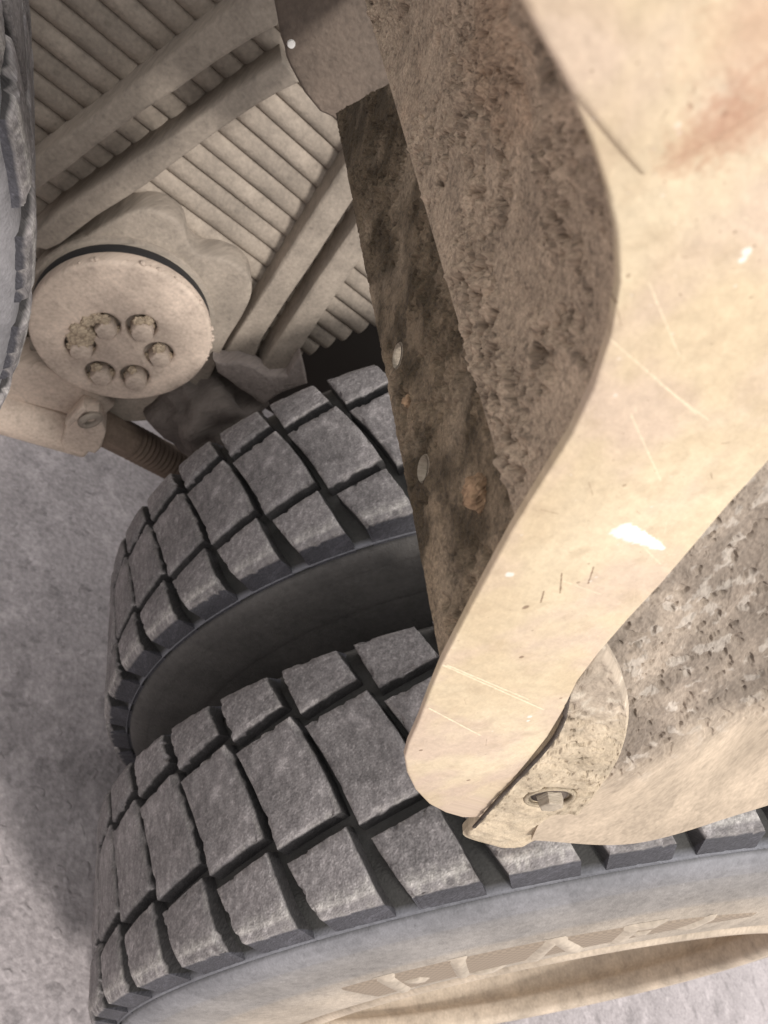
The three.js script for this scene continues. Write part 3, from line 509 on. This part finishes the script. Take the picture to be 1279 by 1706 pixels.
// ------------------------------------------------------------------ ribbed housing with cap
const ZP = -0.78;
const housing = thing('ribbed_housing', 'dusty cast housing with parallel ribs, crossing bars and a round bolted cap', 'machine housing', [-0.6, 0.6, -0.78]);
{
  const base = [[-120, 560], [-120, -160], [760, -160], [760, 475], [700, 502], [445, 614], [360, 590], [60, 440]].map(p => onZ(...p, ZP - 0.006));
  part('base_plate', plateGeo(base, ZN, 0.012, { bevel: 0.001 }), M.dustDark, housing);
  // ribs: direction and spacing measured on the face
  const a = onZ(305, 262, ZP), b = onZ(482, 400, ZP), dir = b.clone().sub(a).normalize();
  const s1 = onZ(230, 205, ZP), s2 = onZ(430, 55, ZP); let perp = V(-dir.y, dir.x, 0);
  const pitch = Math.abs(s2.clone().sub(s1).dot(perp)) / 6.4;
  if (perp.dot(s2.clone().sub(s1)) < 0) perp.negate();
  const rib = (len, sd) => { // long rounded slat along local x, asymmetric back
    const nx = 26, ny = 14, pos = [], uv = []; const w = pitch * 0.995;
    for (let i = 0; i <= nx; i++) for (let j = 0; j <= ny; j++) { const t = j / ny, x = (i / nx - 0.5) * len, y = (t - 0.5) * w, h = 0.0045 * (1 - Math.pow(Math.abs(2 * t - 1), 2.4)) * (1.3 - 0.6 * t) + (fbm(x * 20 + sd, y * 60 + sd, 3, 3) - 0.5) * 0.0015; pos.push(x, y, j === 0 || j === ny ? -0.0015 : h); uv.push(x * 4 + sd, y * 4 + sd * 0.3); }
    return mesh(pos, quadIndex(ny, nx), uv);
  };
  const shared = [rib(0.9, 1), rib(0.9, 4), rib(0.9, 7)], q = new THREE.Quaternion().setFromRotationMatrix(new THREE.Matrix4().makeBasis(dir, perp, dir.clone().cross(perp)));
  const flipZ = dir.clone().cross(perp).z < 0;
  if (flipZ) for (const g of shared) { g.scale(1, 1, -1); }
  for (let k = -15; k <= 13; k++) {
    const m = new THREE.Mesh(shared[(k + 30) % 3], M.dust); m.name = k === -15 ? 'rib' : 'rib_' + String(k + 15).padStart(3, '0'); m.castShadow = m.receiveShadow = true;
    const c = a.clone().addScaledVector(perp, (k + 0.5) * pitch);
    // the slats stop along the lower edge of the housing
    const e0 = onZ(445, 618, ZP), e1 = onZ(700, 505, ZP), ex = e1.x - e0.x, ey = e1.y - e0.y, end = ((e0.x - c.x) * ey - (e0.y - c.y) * ex) / (dir.x * ey - dir.y * ex), len = clamp(end + 0.5, 0.2, 1.2);
    m.scale.x = len / 0.9; c.addScaledVector(dir, end - len / 2);
    m.position.copy(c.sub(housing.position)); m.quaternion.copy(q); housing.add(m);
  }
  const bar = (pts, z, th, m = M.dust) => part('cross_bar', plateGeo(pts.map(p => onZ(...p, z)), ZN, th, { bevel: 0.004 }), m, housing);
  bar([[20, 292], [62, 262], [160, 190], [250, 118], [345, 44], [420, -14], [520, -70], [560, -30], [468, 28], [462, 44], [420, 66], [360, 104], [296, 150], [230, 192], [165, 240], [105, 288], [40, 330]], ZP + 0.036, 0.045);
  bar([[52, 395], [100, 352], [165, 308], [230, 263], [300, 218], [390, 152], [470, 100], [500, 138], [470, 152], [430, 175], [370, 215], [305, 262], [245, 308], [215, 328], [160, 362], [100, 408], [78, 418], [58, 414]], ZP + 0.042, 0.05);
  bar([[372, 592], [380, 578], [472, 434], [565, 288], [640, 170], [676, 200], [565, 370], [520, 440], [480, 498], [440, 560], [420, 606], [396, 606]], ZP + 0.036, 0.045);
  bar([[434, 612], [475, 550], [520, 480], [585, 386], [680, 245], [710, 270], [595, 440], [540, 522], [500, 584], [482, 612], [460, 626], [442, 624]], ZP + 0.044, 0.05);
  // lobed boss
  const ZB = -0.738;
  const lobe = [[66, 470], [95, 432], [130, 405], [180, 372], [222, 352], [252, 349], [285, 362], [305, 380], [314, 406], [330, 424], [365, 430], [398, 445], [417, 466], [419, 492], [408, 520], [375, 575], [345, 640], [300, 690], [180, 700], [60, 620]];
  part('boss', plateGeo(curve(lobe.map(p => onZ(...p, ZB)), 120, true).slice(0, 120), ZN, 0.06, { bevel: 0.005 }), M.dust, housing);
  // cap
  const ZC = -0.695, c = onZ(204, 561, ZC), e = onZ(352, 577, ZC), r = c.distanceTo(e);
  part('boss_collar', cyl(r * 1.05, r * 1.05, V(c.x, c.y, ZB - 0.02), V(c.x, c.y, ZC - 0.036), 72, { bevel: 0.003 }), M.dust, housing);
  part('seal_ring', cyl(r * 0.99, r * 0.99, V(c.x, c.y, ZC - 0.04), V(c.x, c.y, ZC - 0.0165), 72, { bevel: 0.001 }), M.black, housing);
  const holes = [], heads = []; const rc = onZ(196, 580, ZC);
  const spots = [[176, 550], [237, 552], [266, 597], [226, 634], [168, 628], [135, 583]];
  for (const s of spots) holes.push({ c: onZ(s[0] - 2, s[1] - 6, ZC), r: r * 0.172 });
  const ring = []; for (let k = 0; k < 96; k++) { const t = k / 96 * 6.2832, w = 1 + 0.006 * (fbm(Math.cos(t) * 4 + 9, Math.sin(t) * 4 + 9, 3, 3) - 0.5); ring.push(V(c.x + Math.cos(t) * r * w, c.y + Math.sin(t) * r * w, ZC)); }
  const cap = part('round_cap', plateGeo(ring, ZN, 0.022, { bevel: 0.004, holes }), M.dustLight, housing, 'pale dusty round cap with six sunken bolts');
  part('cap_floor', cyl(r * 0.9, r * 0.9, V(c.x, c.y, ZC - 0.0225), V(c.x, c.y, ZC - 0.013), 48), M.dust, cap);
  spots.forEach((s, i) => {
    const p = onZ(...s, ZC);
    part('bolt_head', cyl(r * 0.14, r * 0.12, V(p.x, p.y, ZC - 0.02), V(p.x, p.y, ZC + 0.006 + 0.002 * (i % 2)), i % 2 ? 24 : 6, { bevel: 0.003 }), M.dustLight, cap);
  });
  const clods = [[130, 548, 0.010], [136, 566, 0.011], [124, 562, 0.009], [146, 534, 0.008], [160, 528, 0.007], [148, 556, 0.008], [122, 576, 0.007], [172, 532, 0.007], [232, 536, 0.007], [246, 534, 0.006], [264, 580, 0.007], [160, 612, 0.006], [220, 616, 0.005]];
  for (const [i, q] of spots.entries()) for (let k = 0; k < 5; k++) { const a = i * 1.7 + k * 1.3; clods.push([q[0] + 19 * Math.cos(a), q[1] + 14 * Math.sin(a), 0.0035 + 0.003 * rnd()]); }
  clods.forEach(([x, y, q], i) => part('mud_clod', lump(onZ(x, y, ZC - (i > 12 ? 0.008 : 0.002)), q * 1.1, [1, 1, 0.7], i + 2, 0.6, 4, 2.4), M.paleClod, cap));
  // crumbs lying along the bars and on the cap rim
  const crumbs = []; for (let i = 0; i < 46; i++) { const t = rnd(), k = i % 3; const q = k === 0 ? onZ(lerp(75, 330, t), lerp(255, 62, t) + 6, ZP + 0.027) : k === 1 ? onZ(lerp(110, 420, t), lerp(348, 130, t) + 5, ZP + 0.031) : onZ(lerp(380, 560, t), lerp(580, 300, t), ZP + 0.027); crumbs.push(lump(q, 0.0015 + 0.003 * rnd() * rnd(), [1, 1, 0.7], i, 0.6, 2, 2)); }
  for (let i = 0; i < 40; i++) { const t = 0.3 + 2.5 * rnd(); crumbs.push(lump(V(c.x + Math.cos(t) * r * 1.0, c.y + Math.sin(t) * r * 1.0, ZC - 0.005), 0.0008 + 0.0028 * rnd() ** 3, [1, 1, 1], i, 0.5, 2, 2)); }
  const cr = part('dirt_crumbs', mergeGeometries(crumbs), M.dustLight, housing); cr.userData.kind = 'stuff';
}
// ------------------------------------------------------------------ steering rod below the cap
{
  const rod = thing('steering_rod', 'tan dusty rod with clamp and threaded end, below the round cap', 'tie rod', [-0.6, 0.45, -0.6]);
  const Z = -0.72;
  const A = onZ(-60, 660, Z), B = onZ(150, 727, Z), T0 = onZ(150, 700, Z - 0.01), T1 = onZ(330, 795, Z - 0.03);
  part('rod_tube', cyl(0.036, 0.033, A, B, 40, { bevel: 0.004 }), M.dustLight, rod);
  part('rod_sleeve', plateGeo([[-60, 600], [60, 610], [150, 640], [190, 680], [160, 712], [100, 690], [-60, 650]].map(p => onZ(...p, Z + 0.01)), ZN, 0.06, { bevel: 0.008 }), M.dustLight, rod);
  const cl = [[100, 738], [112, 706], [138, 680], [164, 690], [176, 722], [168, 748], [158, 757], [146, 754], [138, 762], [122, 756], [110, 758]];
  const clamp2 = part('clamp', plateGeo(cl.map(p => onZ(...p, Z + 0.036)), ZN, 0.06, { bevel: 0.004 }), M.dustLight, rod);
  part('clamp_ear', plateGeo([[108, 706], [138, 676], [144, 684], [114, 714]].map(p => onZ(...p, Z + 0.046)), ZN, 0.012, { bevel: 0.002 }), M.dustLight, clamp2);
  const rc = onZ(150, 700, Z + 0.04); const tor = new THREE.TorusGeometry(0.012, 0.005, 12, 30); tor.rotateY(0.5); tor.translate(rc.x, rc.y, rc.z); part('clamp_bolt', tor, M.dust, clamp2);
  part('threaded_end', cyl(0.029, 0.029, T0, T1, 40, { profile: (L) => { const p = [[0, 0], [0.024, 0], [0.027, 0.004]]; const n = 16; for (let i = 0; i < n; i++) { const y = L * 0.36 + i / n * L * 0.64; if (i === 0) p.push([0.027, L * 0.34]); p.push([0.0245, y], [0.0275, y + L * 0.64 / n * 0.5]); } p.push([0, L]); return p; } }), M.dustMid, rod);
}
// ------------------------------------------------------------------ knuckle between cap and inner wheel
{
  const k = thing('axle_knuckle', 'grey-brown rough casting with a chipped flange, between round cap and rear tyre', 'axle knuckle', [-0.45, 0.5, -0.7]);
  const g = lump(at(350, 680, 1.2), 0.072, [1.2, 1, 1], 21, 0.55, 6, 1.7); part('knuckle_body', g, std({ map: dustCol, bumpMap: dustBump, bumpScale: 0.003, color: col(0.19, 0.16, 0.145) }), k);
  const Z = -0.72;
  const fl = [[355, 600], [372, 606], [398, 604], [425, 612], [450, 628], [478, 626], [500, 590], [512, 640], [470, 655], [452, 666], [440, 674], [428, 670], [420, 662], [400, 650], [380, 634], [362, 622]].map(p => onZ(...p, Z));
  part('flange', plateGeo(fl, ZN, 0.03, { bevel: 0.004 }), std({ map: dustCol, bumpMap: dustBump, bumpScale: 0.003, color: col(0.34, 0.29, 0.27) }), k, 'chipped grey flange plate');
  part('axle_tube', cyl(0.09, 0.09, V(0, R, -0.5), V(0, R, -2.2), 40, { bevel: 0.004 }), M.dustDark, k);
}
// ------------------------------------------------------------------ frame added behind the inner tyre as dark backing and under-machine shade
{
  const f = thing('shade_frame', 'added dark frame for shade and backing, beyond the rear tyre and below the ribbed housing', 'shade frame', [0.3, 0.6, -1.2]);
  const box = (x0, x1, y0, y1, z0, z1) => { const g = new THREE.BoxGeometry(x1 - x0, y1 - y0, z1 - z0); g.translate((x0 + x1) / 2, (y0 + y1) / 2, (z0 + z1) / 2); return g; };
  part('dark_backing', box(-0.36, 2.4, 0.36, 1.5, -1.0, -0.95), M.dark, f);
  part('shade_pan', box(-0.36, 2.4, 1.5, 1.56, -2.4, -0.5), M.dark, f);
  part('added_member', box(-0.40, -0.30, 0.5, 1.0, -2.4, -1.002), M.dark, f);
}
renderer.render(scene, camera);
